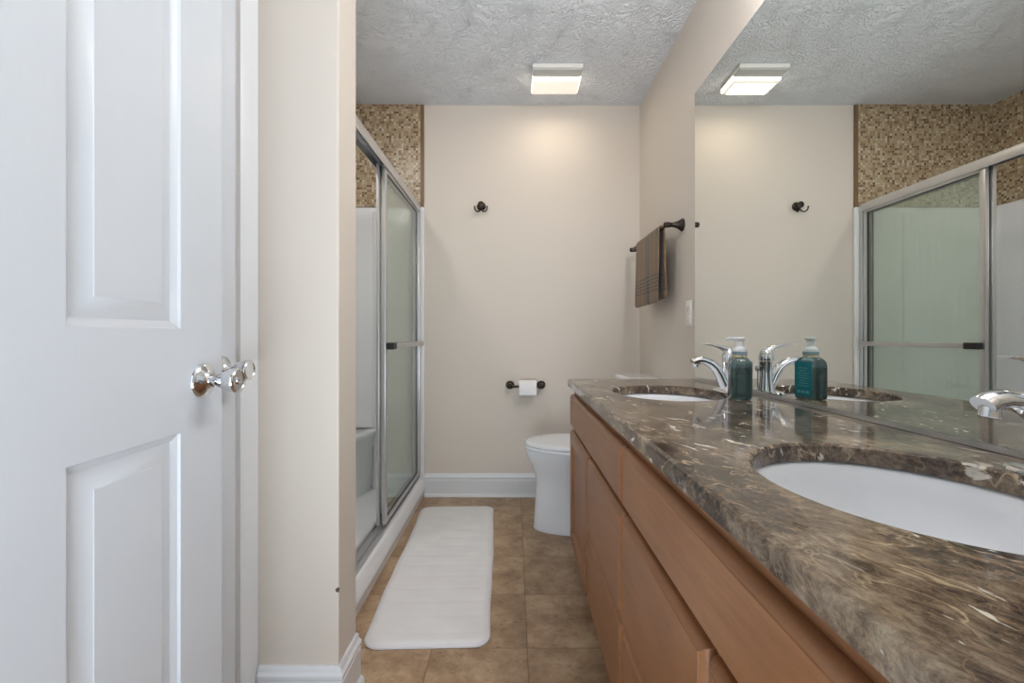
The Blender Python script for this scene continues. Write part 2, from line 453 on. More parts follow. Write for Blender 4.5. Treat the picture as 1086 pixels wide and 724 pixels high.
# ------------------------------------------------------------------ panelled doors
def door_leaf(wid, hgt, thick, cols, rows):
    """local x along the width, front face at y=0 looking to -y"""
    mb = MB(); bm = mb.bm
    xs = sorted({0, wid, *[a for c in cols for a in c]}); zs = sorted({0, hgt, *[a for r in rows for a in r]})
    panels = {(c[0], r[0]) for c in cols for r in rows}
    for side in (0, 1):
        Y = (lambda d: d) if side == 0 else (lambda d: thick - d)
        for xa, xb in zip(xs, xs[1:]):
            for za, zb in zip(zs, zs[1:]):
                if (xa, za) in panels:
                    prev = None
                    for ins, dep in ((0, 0), (.003, .0040), (.009, .0065), (.013, .0100), (.017, .0100), (.041, .0026), (.0425, .0012)):
                        r = [bm.verts.new((x, Y(dep), z)) for x, z in ((xa + ins, za + ins), (xb - ins, za + ins), (xb - ins, zb - ins), (xa + ins, zb - ins))]
                        if prev:
                            for i in range(4): bm.faces.new((prev[i], prev[(i + 1) % 4], r[(i + 1) % 4], r[i]))
                        prev = r
                    bm.faces.new(prev)
                else:
                    bm.faces.new([bm.verts.new((x, Y(0), z)) for x, z in ((xa, za), (xb, za), (xb, zb), (xa, zb))])
    for xa, xb in zip(xs, xs[1:]):
        for z in (0, hgt): bm.faces.new([bm.verts.new(p) for p in ((xa, 0, z), (xb, 0, z), (xb, thick, z), (xa, thick, z))])
    for za, zb in zip(zs, zs[1:]):
        for x in (0, wid): bm.faces.new([bm.verts.new(p) for p in ((x, 0, za), (x, 0, zb), (x, thick, zb), (x, thick, za))])
    bmesh.ops.remove_doubles(bm, verts=bm.verts, dist=1e-5)
    return mb
def knob(parent, x, z, keyhole, y=0.0, sgn=-1):
    """round tulip knob with its rose, standing out to -y (local)"""
    k = MB().lathe([(.0325, 0), (.0335, .002), (.0325, .0045), (.028, .0085), (.019, .013), (.0150, .0165), (.0135, .0185)], (x, y, z), (0, sgn, 0), 40).build('knob_rose', M['chrome'], parent, 35, True)
    MB().lathe([(.0098, .012), (.0095, .027), (.0105, .030), (.0125, .0315), (.0165, .039), (.0215, .052), (.0235, .059), (.0240, .0625), (.0232, .066), (.0205, .0683), (.0188, .0683), (.0172, .0665), (.0, .0660)],
               (x, y, z), (0, sgn, 0), 40).build('knob_handle', M['chrome'], k, 40, True)
    if keyhole:
        MB().lathe([(.0070, .0655), (.0068, .0685), (.0040, .0690), (.0036, .0672), (0, .0670)], (x, y, z), (0, sgn, 0), 24).build('lock_button', M['chrome'], k, 40, True)
        MB().lathe([(.0030, .010), (.0030, .0142), (0, .0142)], (x - .021, y, z - .001), (0, sgn, 0), 14).build('rose_hole', M['slot'], k, 40, True)
    return k
rows = [(.232, .820), (1.000, 1.595), (1.70, 1.905)]
d1 = thing('door_1', (-.5600, .145, .012), PI / 2 + .0267, label='open white panelled door in the left foreground, nearest the camera', cat='door', kind='structure')
leaf = door_leaf(.768, 2.03, .035, [(.113, .323), (.441, .651)], rows).build('door_leaf', M['door'], d1, 30, True)
knob(d1, .708, .905, True)
MB().box(.7655, .7705, .006, .029, .876, .934, .0005).build('latch_plate', M['chrome'], d1, 30, True)
for z in (.2, 1.0, 1.8):
    MB().lathe([(.0065, 0), (.0065, .09)], (-.004, -.004, z), (0, 0, 1), 14).build('hinge', M['chrome'], d1, 40, True)
d2 = thing('door_2', (-.6835, .503, .012), PI / 2, label='closed white door in the left wall, mostly hidden behind the open door', cat='door', kind='structure')
door_leaf(.624, 2.03, .035, [(.100, .262), (.362, .524)], rows).build('door_leaf', M['door'], d2, 30, True)
knob(d2, .570, .908, False)

# ================================================================== shower
sh = thing('shower_surround', (-1.0, 2.1, 0), label='white acrylic shower base and surround below the mosaic', cat='shower')
def arc(cx, cy, r, a0, a1, n=7): return [(cx + r * math.cos(math.radians(a0 + (a1 - a0) * i / (n - 1))), cy + r * math.sin(math.radians(a0 + (a1 - a0) * i / (n - 1)))) for i in range(n)]
xa, xb, ya, yb, r = XS + .02, -.556, YP1 + .02, YB - .02, .07
inner = [(xb, yb)] + arc(xa + r, yb - r, r, 90, 180) + arc(xa + r, ya + r, r, 180, 270) + [(xb, ya)]
outer = [(xb, YB - .002)] + [(max(x - .017, XS + .002), y) for x, y in []]
mb = MB()
sur = []
for z, o in ((0.05, 0), (1.782, 0), (1.795, -.004), (1.800, -.012)):
    sur.append([(x, y, z) for x, y in ([(xb, yb - o)] + arc(xa + r, yb - r, r - o, 90, 180) + arc(xa + r, ya + r, r - o, 180, 270) + [(xb, ya + o)])])
mb.loft(sur, closed=False)
# front flanges on the back wall and on the partition
mb.box(-.585, xb, YB - .024, YB - .001, .05, 1.800, .006, 3)
mb.box(-.585, xb, YP1 + .001, YP1 + .024, .05, 1.800, .006, 3)
mb.build('surround_walls', M['acrylic'], sh, 50)
mb = MB().box(XS + .012, -.655, YP1 + .003, YB - .003, .002, .055)
mb.lathe([(.045, .0), (.045, .003), (.04, .004)], (-1.04, 1.6, .055), (0, 0, 1), 24)
mb.build('shower_pan', M['acrylic'], sh, 40)
CURB = [(-.664, .002), (-.664, .106), (-.655, .118), (-.63, .121), (-.592, .121), (-.576, .119), (-.566, .111), (-.5605, .098), (-.552, .060), (-.551, .05), (-.556, .040), (-.559, .030), (-.560, .002)]
MB().prism(CURB, lambda u, v, w: (u, w, v), YP1 + .003, YB - .003).build('threshold', M['acrylic'], sh, 35)
# corner seat: bulging front, moulded column rising from its end
mb = MB(); N = 14
def seat_ring(z, k, dz=0):
    pts = [(xa + .006, yb - .006, z)]
    for i in range(N + 1):
        a = math.radians(90 * i / N)
        pts.append((xa + .006 + .545 * k * math.cos(a) ** .8, yb - .006 - .42 * k * math.sin(a) ** .8, z))
    return pts
mb.loft([seat_ring(.052, .93), seat_ring(.30, .95), seat_ring(.39, .985), seat_ring(.412, 1.0), seat_ring(.424, .99), seat_ring(.430, .955), seat_ring(.424, .90)])
mb.build('corner_seat', M['acrylic'], sh, 50)
MB().tube([(-.862, yb + .006, .06), (-.862, yb + .006, 1.77)], .014, 12).build('moulded_rib', M['acrylic'], sh, 60)
mb = MB(); 
def shelf_ring(z, k):
    return [(xa + .003, 2.08 - .16 * k, z), (xa + .02 + .075 * k, 2.08 - .15 * k, z), (xa + .03 + .085 * k, 2.08 - .12 * k, z), (xa + .03 + .085 * k, 2.08 + .12 * k, z), (xa + .02 + .075 * k, 2.08 + .15 * k, z), (xa + .003, 2.08 + .16 * k, z)]
mb.loft([shelf_ring(1.235, .8), shelf_ring(1.255, 1), shelf_ring(1.262, .97)])
mb.build('soap_shelf', M['acrylic'], sh, 50)

fr = thing('shower_door_frame', (-.60, 2.1, .12), label='aluminium header, jambs and sill track framing the shower opening', cat='shower frame')
HD = [(-.5775, 1.765), (-.5760, 1.770), (-.5760, 1.800), (-.5800, 1.812), (-.640, 1.812), (-.640, 1.775), (-.637, 1.775), (-.637, 1.806), (-.606, 1.806), (-.606, 1.785), (-.604, 1.785), (-.604, 1.806), (-.581, 1.806), (-.581, 1.765)]
yj0, yj1 = YP1 + .026, YB - .026
MB().prism(HD, lambda u, v, w: (u, w, v), yj0, yj1).build('header', M['aluminium'], fr, 30)
ST = [(-.640, .1215), (-.577, .1215), (-.577, .127), (-.580, .132), (-.585, .132), (-.5855, .126), (-.597, .126), (-.598, .137), (-.603, .137), (-.604, .126), (-.629, .126), (-.630, .142), (-.640, .142)]
MB().prism(ST, lambda u, v, w: (u, w, v), yj0, yj1).build('sill_track', M['aluminium'], fr, 30)
for ya_, yb_ in ((yj1 - .022, yj1), (yj0, yj0 + .022)):
    j = MB().box(-.640, -.578, ya_, yb_, .143, 1.764, .003).build('jamb', M['aluminium'], fr, 30)
MB().box(-.604, -.598, yj1 - .026, yj1 - .0225, .143, 1.764).build('bumper_strip', M['rubber'], fr)

def sliding_door(x, y0, y1, label, bar):
    t = thing('sliding_shower_door', (x, (y0 + y1) / 2, .138), label=label, cat='shower door')
    zt, zb = 1.782, .140
    MB().box(x - .0025, x + .0025, y0 + .012, y1 - .012, zb + .015, zt - .015).build('glass_pane', M['glass'], t)
    for a, b in ((y0, y0 + .030), (y1 - .024, y1)):
        MB().box(x - .0085, x + .0085, a, b, zb, zt, .003).build('stile', M['aluminium'], t, 30)
    MB().box(x - .008, x + .008, y0 + .0305, y1 - .0245, zt - .03, zt, .002).build('top_rail', M['aluminium'], t, 30)
    MB().box(x - .008, x + .008, y0 + .0305, y1 - .0245, zb, zb + .024, .002).build('bottom_rail', M['aluminium'], t, 30)
    g = MB().box(x - .0045, x + .0045, y1 - .0285, y1 - .0243, zb + .024, zt - .03).box(x - .0045, x + .0045, y0 + .0305, y1 - .0285, zb + .0243, zb + .0275)
    g.box(x - .0045, x + .0045, y0 + .0305, y1 - .0285, zt - .0335, zt - .0303)
    g.build('glazing_gasket', M['rubber'], t)
    if bar:
        xb_ = x + .036
        b = MB().box(xb_ - .006, xb_ + .006, y0 + .070, y1 - .004, .940, .966, .004, 3).build('towel_rail', M['aluminium'], t, 40)
        MB().box(x + .009, xb_ + .0075, y0 + .008, y0 + .072, .937, .969, .005, 3).build('rail_end', M['rubber'], t, 40)['label'] = 'black end of the rail'
        MB().box(x + .009, xb_ + .0045, y1 - .022, y1 - .006, .944, .962, .003).build('rail_bracket', M['aluminium'], t, 40)
    return t
sliding_door(-.592, 2.088, 2.818, 'outer sliding shower door of greenish glass, with a towel rail across it', True)
sliding_door(-.617, 2.078, 2.812, 'inner sliding shower door of greenish glass, right behind the railed one', False)

# ================================================================== vanity
V0, V1 = .15, 1.985
XF = .262                                # face of the frame; fronts stand proud of it
ZC = .812; TH = .030
va = thing('vanity_cabinet', (.52, 1.06, 0), label='long brown wooden vanity cabinet under the marble top', cat='vanity cabinet')
mb = MB()
mb.box(XF + .02, XR - .003, V1 - .019, V1, .0, ZC - TH - .001, .001).box(XF + .02, XR - .003, V0, V0 + .019, .0, ZC - TH - .001, .001)
mb.box(XF + .02, XR - .003, V0 + .019, V1 - .019, .10, .118).box(XR - .012, XR - .003, V0 + .019, V1 - .019, .118, ZC - TH - .001)
mb.box(XF + .075, XF + .09, V0 + .019, V1 - .019, .0, .10)
mb.build('cabinet_box', M['wood_v'], va)
mb = MB()
mb.box(XF, XF + .019, V0, V1, .735, ZC - TH - .001, .001)          # top rail
mb.box(XF, XF + .019, V0, V1, .100, .145, .001)
for y in (V0, .565, 1.018, 1.505, V1 - .04): mb.box(XF + .0006, XF + .0184, y, y + .04, .1, .760, .001)
mb.box(XF + .0003, XF + .0186, V0, V1, .59, .625, .001)
mb.box(XF + .0003, XF + .0186, .565, 1.545, .335, .36, .001)
mb.build('face_frame', M['wood_h'], va, 30)
XB, XFR = XF - .0005, XF - .0205         # back and front of the fronts
def front(y0, y1, z0, z1, name, mat, recess=False):
    mb = MB()
    def ring(x, i): return [(x, y0 + i, z0 + i), (x, y1 - i, z0 + i), (x, y1 - i, z1 - i), (x, y0 + i, z1 - i)]
    rings = [ring(XB, .001), ring(XB - .006, 0), ring(XB - .009, .0005), ring(XB - .013, .0030), ring(XB - .0165, .0070), ring(XB - .0180, .0105), ring(XFR + .001, .0120), ring(XFR, .0126)]
    if recess:
        rings += [ring(XFR, .052), ring(XFR + .003, .054), ring(XFR + .009, .060), ring(XFR + .010, .063)]
    mb.loft(rings)
    return mb.build(name, mat, va, 25)
front(1.044, V1 - .001, .614, .749, 'false_front', M['wood_h'])
front(V0 + .001, 1.031, .614, .749, 'false_front', M['wood_h'])
front(1.530, V1 - .001, .120, .597, 'door', M['wood_v'], True)
front(V0 + .001, .580, .120, .597, 'door', M['wood_v'], True)
front(1.044, 1.517, .352, .597, 'drawer', M['wood_h'])
front(1.044, 1.517, .120, .345, 'drawer', M['wood_h'])
front(.592, 1.031, .352, .597, 'drawer', M['wood_h'])
front(.592, 1.031, .120, .345, 'drawer', M['wood_h'])

# marble top with two oval cut-outs
X0, X1, Y0, Y1 = .237, XR - .001, .133, 2.012
SINKS = [(.512, 1.535), (.512, .590)]; SA, SB = .175, .212        # half width (x), half length (y)
mb = MB(); bm = mb.bm
def ell(c, a, b, z, n=72): return [(c[0] + a * math.cos(2 * PI * i / n), c[1] + b * math.sin(2 * PI * i / n), z) for i in range(n)]
def outl(i, z): return [(X0 + i, Y0, z), (X1, Y0, z), (X1, Y1 - i, z), (X0 + i, Y1 - i, z)]
def loopv(pts):
    vs = [bm.verts.new(p) for p in pts]
    es = [bm.edges.new((vs[i], vs[(i + 1) % len(vs)])) for i in range(len(vs))]
    return vs, es
def strip(a, b):
    for i in range(len(a)):
        j = (i + 1) % len(a); bm.faces.new((a[i], a[j], b[j], b[i]))
top, et = loopv(outl(.007, ZC)); mid = [bm.verts.new(p) for p in outl(.0016, ZC - .0035)]; m2 = [bm.verts.new(p) for p in outl(0, ZC - .0075)]; bot, eb = loopv(outl(0, ZC - TH))
strip(top, mid); strip(mid, m2); strip(m2, bot)
for c in SINKS:
    ht, e1 = loopv(ell(c, SA + .004, SB + .004, ZC)); hm = [bm.verts.new(p) for p in ell(c, SA, SB, ZC - .004)]; hb, e2 = loopv(ell(c, SA, SB, ZC - TH))
    strip(ht, hm); strip(hm, hb); et += e1; eb += e2
bmesh.ops.triangle_fill(bm, edges=et, use_beauty=True); bmesh.ops.triangle_fill(bm, edges=eb, use_beauty=True)
tag(mb.build('countertop', M['marble'], None, 12), 'polished brown marble countertop with cream veins and two oval cut-outs', 'countertop')

def make_sink(c, label):
    t = thing('sink', (c[0], c[1], ZC - TH), label=label, cat='sink', group='undermount sinks in the marble top')
    z = ZC - TH - .0012
    rin = [(1.055, 0), (1.03, -.001), (1.0, -.006), (.975, -.03), (.92, -.07), (.80, -.11), (.60, -.135), (.35, -.148), (.12, -.152)]
    rout = [(.12, -.162), (.40, -.158), (.66, -.143), (.86, -.117), (.97, -.07), (1.02, -.03), (1.04, -.012), (1.13, -.010), (1.13, 0)]
    MB().loft([ell(c, SA * k, SB * k, z + h) for k, h in rin + rout] + [ell(c, SA * 1.055, SB * 1.055, z)], False, False).build('basin', M['porcelain'], t, 60)
    MB().lathe([(.023, .0), (.023, .003), (.018, .004), (.016, .001), (.0, .001)], (c[0], c[1], z - .153), (0, 0, 1), 24).build('drain', M['chrome'], t, 40)
    return t
make_sink(SINKS[0], 'far white oval sink in the marble top, near the toilet')
make_sink(SINKS[1], 'large near white oval sink in the marble top, cut by the right edge')

def make_faucet():
    """spout points to -x"""
    t = thing('faucet', (0, 0, 0))
    n = 40
    def oval(a, b, z, p=.75):
        return [(a * math.copysign(abs(math.cos(2 * PI * i / n)) ** p, math.cos(2 * PI * i / n)), b * math.copysign(abs(math.sin(2 * PI * i / n)) ** p, math.sin(2 * PI * i / n)), z) for i in range(n)]
    MB().loft([oval(.027, .077, 0), oval(.027, .077, .004), oval(.025, .075, .0065), oval(.020, .07, .0075)]).build('deck_plate', M['chrome'], t, 40, True)
    MB().lathe([(.0265, .007), (.0255, .014), (.0225, .035), (.0205, .060), (.0205, .084), (.0225, .097), (.0228, .104)], (0.006, 0, 0), (0, 0, 1), 32).build('body', M['chrome'], t, 50, True)
    P = [(.000, 0, .012), (-.010, 0, .034), (-.021, 0, .058), (-.036, 0, .081), (-.055, 0, .097), (-.077, 0, .106), (-.094, 0, .1075), (-.107, 0, .1045), (-.115, 0, .100)]
    R = [.0200, .0190, .0178, .0172, .0170, .0170, .0172, .0170, .0158]
    sp = MB().tube(P, R, 24, [1, 1, .95, .9, .82, .76, .74, .74, .74]).build('spout', M['chrome'], t, 60, True)
    MB().lathe([(.0120, 0), (.0120, .012), (.0105, .013), (.009, .0095)], (-.1035, 0, .097), (-.16, 0, -1), 24).build('aerator', M['chrome'], sp, 40, True)
    lv = MB()
    lv.lathe([(.0226, .1055), (.0233, .112), (.0225, .123), (.0195, .134), (.0135, .1425), (.006, .146), (0, .147)], (.006, 0, 0), (0, 0, 1), 32)
    lv.tube([(.010, 0, .133), (-.004, 0, .143), (-.022, 0, .151), (-.045, 0, .157), (-.068, 0, .1605), (-.088, 0, .1615)], [.014, .0145, .0135, .0125, .0115, .0095], 20, [.9, .7, .5, .36, .28, .22])
    lv.build('lever', M['chrome'], t, 60, True)
    rod = MB().tube([(.034, 0, .006), (.034, 0, .070)], .0024, 10)
    rod.lathe([(.003, .070), (.0075, .074), (.0085, .080), (.007, .087), (.0, .089)], (.034, 0, 0), (0, 0, 1), 20)
    rod.build('drain_rod', M['chrome'], t, 60, True)
    return t
f1 = make_faucet(); f1.location = (.712, 1.535, ZC)
tag(f1, 'chrome single-lever faucet at the far sink, beside the soap bottle', 'faucet', 'faucets on the marble top')
f2 = copy_tree(f1); f2.location = (.712, .585, ZC)
f2['label'] = 'chrome faucet at the near sink, cut off by the right edge of the photo'

# foaming soap bottle
sb = thing('soap_bottle', (.674, 1.372, ZC), math.radians(-16), label='teal soap bottle with a white foam pump standing on the marble top', cat='soap bottle')
def rrect(a, b, r, z, n=6):
    p = []
    for cx, cy, s in ((a - r, b - r, 0), (-a + r, b - r, 90), (-a + r, -b + r, 180), (a - r, -b + r, 270)):
        p += [(cx + r * math.cos(math.radians(s + 90 * i / n)), cy + r * math.sin(math.radians(s + 90 * i / n)), z) for i in range(n + 1)]
    return p
A, B = .0285, .037
prof = [(.85, .0), (.95, .002), (1.0, .009), (1.0, .092), (.99, .103), (.93, .112), (.80, .1195), (.66, .1235), (.60, .125)]
MB().loft([rrect(A * k, B * k, min(.013, A * k * .98) if k > .9 else A * k * (.46 + (1 - k)), z) for k, z in prof]).build('bottle', M['soap'], sb, 50, True)
lm = MB().box(A + .0003, A + .0009, -.029, .029, .010, .112, .0002)
lm.build('label', M['label'], sb, None, True)
txt = MB()
for k in range(8):
    w = (.016, .011, .019, .015, .018, .010, .016, .019)[k]
    txt.box(A + .0010, A + .0012, -w, w, .092 - k * .0075, .0936 - k * .0075)
for k in range(3): txt.box(A + .0010, A + .0012, -.020 + k * .0145, -.009 + k * .0145, .018, .026)
txt.build('label_print', M['label_text'], sb.children[-1], None, True)
MB().lathe([(.0205, .1245), (.0205, .1305)], (0, 0, 0), (0, 0, 1), 32).build('neck_band', M['gold'], sb, 40, True)
MB().lathe([(.0212, .1306), (.0212, .1395), (.0205, .141)], (0, 0, 0), (0, 0, 1), 32).build('collar', M['collar'], sb, 40, True)
pm = MB().lathe([(.0200, .1412), (.0198, .1475), (.0170, .1530), (.0125, .1555), (.0115, .1575), (.0118, .1735), (.0150, .1755), (.0160, .1785), (.0158, .1815), (.0135, .1835), (0, .184)], (0, 0, 0), (0, 0, 1), 32)
pm.tube([(-.010, .004, .1795), (-.024, .011, .1795), (-.034, .0155, .1785)], [.0055, .0048, .0042], 14)
pm.build('pump_head', M['cup'], sb, 40, True)

# ------------------------------------------------------------------ wall mirror
mi = thing('mirror', (XR - .004, 1.065, .82), label='large frameless wall mirror above the marble countertop', cat='mirror')
MB().box(XR - .0065, XR - .0005, .15, 1.98, .8215, 2.045, .0008, 1).build('glass', M['mirror'], mi)
MB().prism([(0, 0), (-.0105, 0), (-.0105, .0095), (-.0085, .0095), (-.0085, .003), (0, .003)], lambda u, v, w: (XR - .0005 + u, w, ZC + .0008 + v), .15, 1.98).build('bottom_channel', M['aluminium'], mi)

# vanity light bar above the mirror
vl = thing('vanity_light', (XR, .94, 2.22), label='vanity light bar with glowing glass shades above the mirror', cat='wall light')
MB().box(XR - .03, XR - .001, .60, 1.28, 2.17, 2.27, .01, 3).build('backplate', M['chrome'], vl, 40)
for y in (.68, .94, 1.20):
    a = MB().tube([(XR - .02, y, 2.22), (XR - .06, y, 2.225), (XR - .085, y, 2.215), (XR - .09, y, 2.20)], .008, 12).build('arm', M['chrome'], vl, 60)
    MB().lathe([(.018, 2.200), (.034, 2.192), (.050, 2.172), (.056, 2.145), (.053, 2.118), (.042, 2.098), (.024, 2.087), (0, 2.084)], (XR - .09, y, 0), (0, 0, 1), 28, True, True).build('glass_shade', M['shade'], vl, 50)

# added fill fixture, out of view, to brighten the shower interior
sl = thing('shower_fill_light', (-.92, 1.72, H), label='added round fill light on the ceiling over the shower, out of view', cat='ceiling light')
MB().lathe([(.102, -.0005), (.135, -.0005), (.136, -.003), (.130, -.006), (.110, -.008), (.102, -.006), (.102, -.0005)], (-.92, 1.72, H), (0, 0, 1), 32, False, False).build('trim_ring', M['plate'], sl, 40)
MB().lathe([(.101, -.001), (.101, -.004), (0, -.006)], (-.92, 1.72, H), (0, 0, 1), 32).build('lens', M['fill_disc'], sl, 40)

# ------------------------------------------------------------------ ceiling fan light
fl = thing('ceiling_fan_light', (.233, 2.54, H), label='white exhaust fan with a lit lens on the ceiling', cat='ceiling light')
FX0, FX1, FY0, FY1, FZ = .100, .367, 2.425, 2.655, H - .032
mb = MB().box(FX0, FX1, FY0, FY1, FZ + .010, H - .0005, .004)
mb.build('housing', M['plate'], fl, 30)
mb = MB().box(FX0 + .003, FX1 - .003, FY0 + .002, FY0 + .078, FZ + .004, FZ + .0098, .001)
for k in range(11):
    y = FY0 + .006 + k * .0063
    mb.box(FX0 + .006, FX1 - .006, y, y + .0034, FZ, FZ + .0045)
mb.build('vent_grille', M['grille'], fl)
LN = []
for z, i in ((FZ + .010, 0), (FZ - .004, .001), (FZ - .014, .006), (FZ - .018, .014), (FZ - .019, .024)):
    LN.append([(FX0 + i, FY0 + .081 + i, z), (FX1 - i, FY0 + .081 + i, z), (FX1 - i, FY1 - i, z), (FX0 + i, FY1 - i, z)])
MB().loft(LN[2:]).build('light_lens', M['fan_lens'], fl, 60)
MB().loft(LN[:3], False, False).build('lens_skirt', M['skirt'], fl, 60)
ld = bpy.data.lights.new('fan_lamp', 'AREA'); ld.shape = 'RECTANGLE'; ld.size = .22; ld.size_y = .11; ld.energy = FAN_LAMP; ld.color = (1.0, .84, .64)
lo = bpy.data.objects.new('fan_lamp', ld); C.objects.link(lo); lo.location = ((FX0 + FX1) / 2, 2.58, FZ - .022)

# ================================================================== toilet (faces -x)
TY = 2.40
to = thing('toilet', (.45, TY, 0), label='white toilet between the vanity and the back wall', cat='toilet')
def egg(xf, xb, hw, z, n=48, mid=.56, p=.92):
    """front at xf, back at xb; widest at mid"""
    xm = xf + (xb - xf) * mid; pts = []
    for i in range(n):
        a = 2 * PI * i / n; c, s = math.cos(a), math.sin(a)
        lx = (xm - xf) if c < 0 else (xb - xm)
        q = 1.0 if c < 0 else p * .62
        pts.append((xm + lx * math.copysign(abs(c) ** q, c), TY + hw * math.copysign(abs(s) ** (1.0 if c < 0 else .7), s), z))
    return pts
base = [(.103, .700, .122, .0), (.100, .702, .124, .006), (.104, .700, .121, .02), (.108, .698, .117, .10), (.114, .696, .118, .18), (.118, .70, .124, .235), (.110, .70, .136, .285),
        (.090, .70, .155, .33), (.070, .69, .171, .37), (.061, .66, .179, .40), (.060, .65, .181, .413), (.064, .645, .178, .418)]
MB().loft([egg(*r) for r in base]).build('bowl', M['porcelain'], to, 60)
MB().loft([egg(.059, .545, .183, .4205), egg(.055, .55, .187, .4235), egg(.055, .55, .187, .433), egg(.059, .545, .183, .4365)]).build('seat', M['porcelain'], to, 50)
MB().loft([egg(.060, .548, .182, .4385), egg(.056, .552, .186, .4415), egg(.056, .552, .186, .447), egg(.061, .547, .181, .4535), egg(.075, .535, .168, .4565), egg(.12, .50, .13, .4585)]).build('lid', M['porcelain'], to, 50)
for s in (-.075, .075):
    MB().box(.545, .575, TY + s - .02, TY + s + .02, .419, .452, .006, 3).build('seat_hinge', M['porcelain'], to, 40)
def tank_ring(i, z): return [(x + .0, TY + y, z) for x, y, _ in [(XR - .112 + a, b, 0) for a, b, _ in rrect(.097 - i, .218 - i, .03, 0)]]
MB().loft([tank_ring(.03, .405), tank_ring(.016, .42), tank_ring(.008, .60), tank_ring(.004, .752)]).build('tank', M['porcelain'], to, 50)
MB().loft([tank_ring(.002, .7535), tank_ring(-.006, .757), tank_ring(-.007, .773), tank_ring(-.003, .781), tank_ring(.008, .785)]).build('tank_lid', M['porcelain'], to, 50)
lvm = MB().lathe([(.011, 0), (.012, .006), (.008, .010)], (XR - .206, TY - .15, .70), (-1, 0, 0), 20)
lvm.tube([(XR - .214, TY - .15, .70), (XR - .220, TY - .12, .697), (XR - .220, TY - .075, .692)], [.006, .006, .0045], 12)
lvm.build('flush_lever', M['chrome'], to, 50)
for s in (-1, 1):
    MB().lathe([(.013, 0), (.013, .008), (.009, .014), (0, .016)], (.42, TY + s * .137, .0), (0, 0, 1), 16).build('bolt_cap', M['porcelain'], to, 50)

# ================================================================== bath mat
bmq = thing('bath_mat', (-.303, 2.068, .001), math.radians(1.9), label='white plush bath mat on the tile floor beside the shower', cat='bath mat')
mb = MB(); bm = mb.bm
Wm, Lm = .416, 1.205; nx, ny = 30, 150
def mat_r(x, y):
    """rounded-rectangle signed inset"""
    r = .055; qx = abs(x) - (Wm / 2 - r); qy = abs(y) - (Lm / 2 - r)
    return r - (math.hypot(max(qx, 0), max(qy, 0)) + min(max(qx, qy), 0))
per = []
for cx, cy, s in ((Wm / 2 - .055, Lm / 2 - .055, 0), (-Wm / 2 + .055, Lm / 2 - .055, 90), (-Wm / 2 + .055, -Lm / 2 + .055, 180), (Wm / 2 - .055, -Lm / 2 + .055, 270)):
    per += [(cx + .055 * math.cos(math.radians(s + 90 * i / 10)), cy + .055 * math.sin(math.radians(s + 90 * i / 10))) for i in range(11)]
dense = []
for a, b in zip(per, per[1:] + per[:1]):
    L = math.hypot(b[0] - a[0], b[1] - a[1]); k = max(1, int(L / .01))
    dense += [(a[0] + (b[0] - a[0]) * i / k, a[1] + (b[1] - a[1]) * i / k) for i in range(k)]
def wob(x, y):
    e = .003 * math.sin(y * 7.0 + (1.3 if x > 0 else 0)) + .0008 * math.sin(y * 23 + x * 5)
    return (x + e * (abs(x) / (Wm / 2)), y)
def mat_h(x, y):
    q = ((y + Lm / 2 - .06) / .0905) % 1.0
    g = min(q, 1 - q) * .0905
    return .0125 - .0016 * math.exp(-(g / .005) ** 2) + .0008 * math.sin(x * 31 + y * 17) * math.sin(y * 43 - x * 11)
rings = []
for f, hz in ((1.0, .0005), (1.0, .0055), (.988, .0085), (.965, .0100)):
    rings.append([(*wob(x * (1 - (1 - f)), y * (1 - (1 - f) * Wm / Lm)), hz) for x, y in dense])
mb.loft(rings, True, False)
mb.build('binding_edge', M['binding'], bmq, 60, True)
mb = MB(); bm = mb.bm; grid = {}
for i in range(nx + 1):
    for j in range(ny + 1):
        x = (i / nx - .5) * Wm * .985; y = (j / ny - .5) * Lm * .994
        # squeeze the grid into the rounded corners
        r = .055; ex = Wm / 2 * .985; ey = Lm / 2 * .994
        if abs(y) > ey - r:
            dy = abs(y) - (ey - r); lim = ex - r + math.sqrt(max(r * r - dy * dy, 0)); x *= lim / ex
        ins = max(0, mat_r(x / .985, y / .994))
        k = min(1, ins / .016)
        wx, wy = wob(x, y)
        grid[i, j] = bm.verts.new((wx, wy, .0060 + (mat_h(x, y) - .0060 + .002) * math.sin(k * PI / 2) ** .8))
for i in range(nx):
    for j in range(ny): bm.faces.new((grid[i, j], grid[i + 1, j], grid[i + 1, j + 1], grid[i, j + 1]))
mb.build('plush_top', M['mat'], bmq, 179, True)

# ================================================================== wall fittings
# towel bar on the right wall
tb = thing('towel_bar', (XR, 2.43, 1.515), label='dark bronze towel bar on the right wall above the toilet', cat='towel bar')
BX, BZ = .713, 1.517
MB().tube([(BX, 2.125, BZ), (BX, 2.777, BZ)], .0085, 16).build('rod', M['bronze'], tb, 60)
for y in (2.14, 2.762):
    MB().lathe([(.029, 0), (.030, .004), (.026, .010), (.0165, .026), (.0115, .042), (.0105, .056), (.0125, .060), (.0130, .064), (.0130, .083), (.011, .087), (.006, .0895), (0, .090)], (XR - .0005, y, BZ), (-1, 0, 0), 28).build('post', M['bronze'], tb, 40)

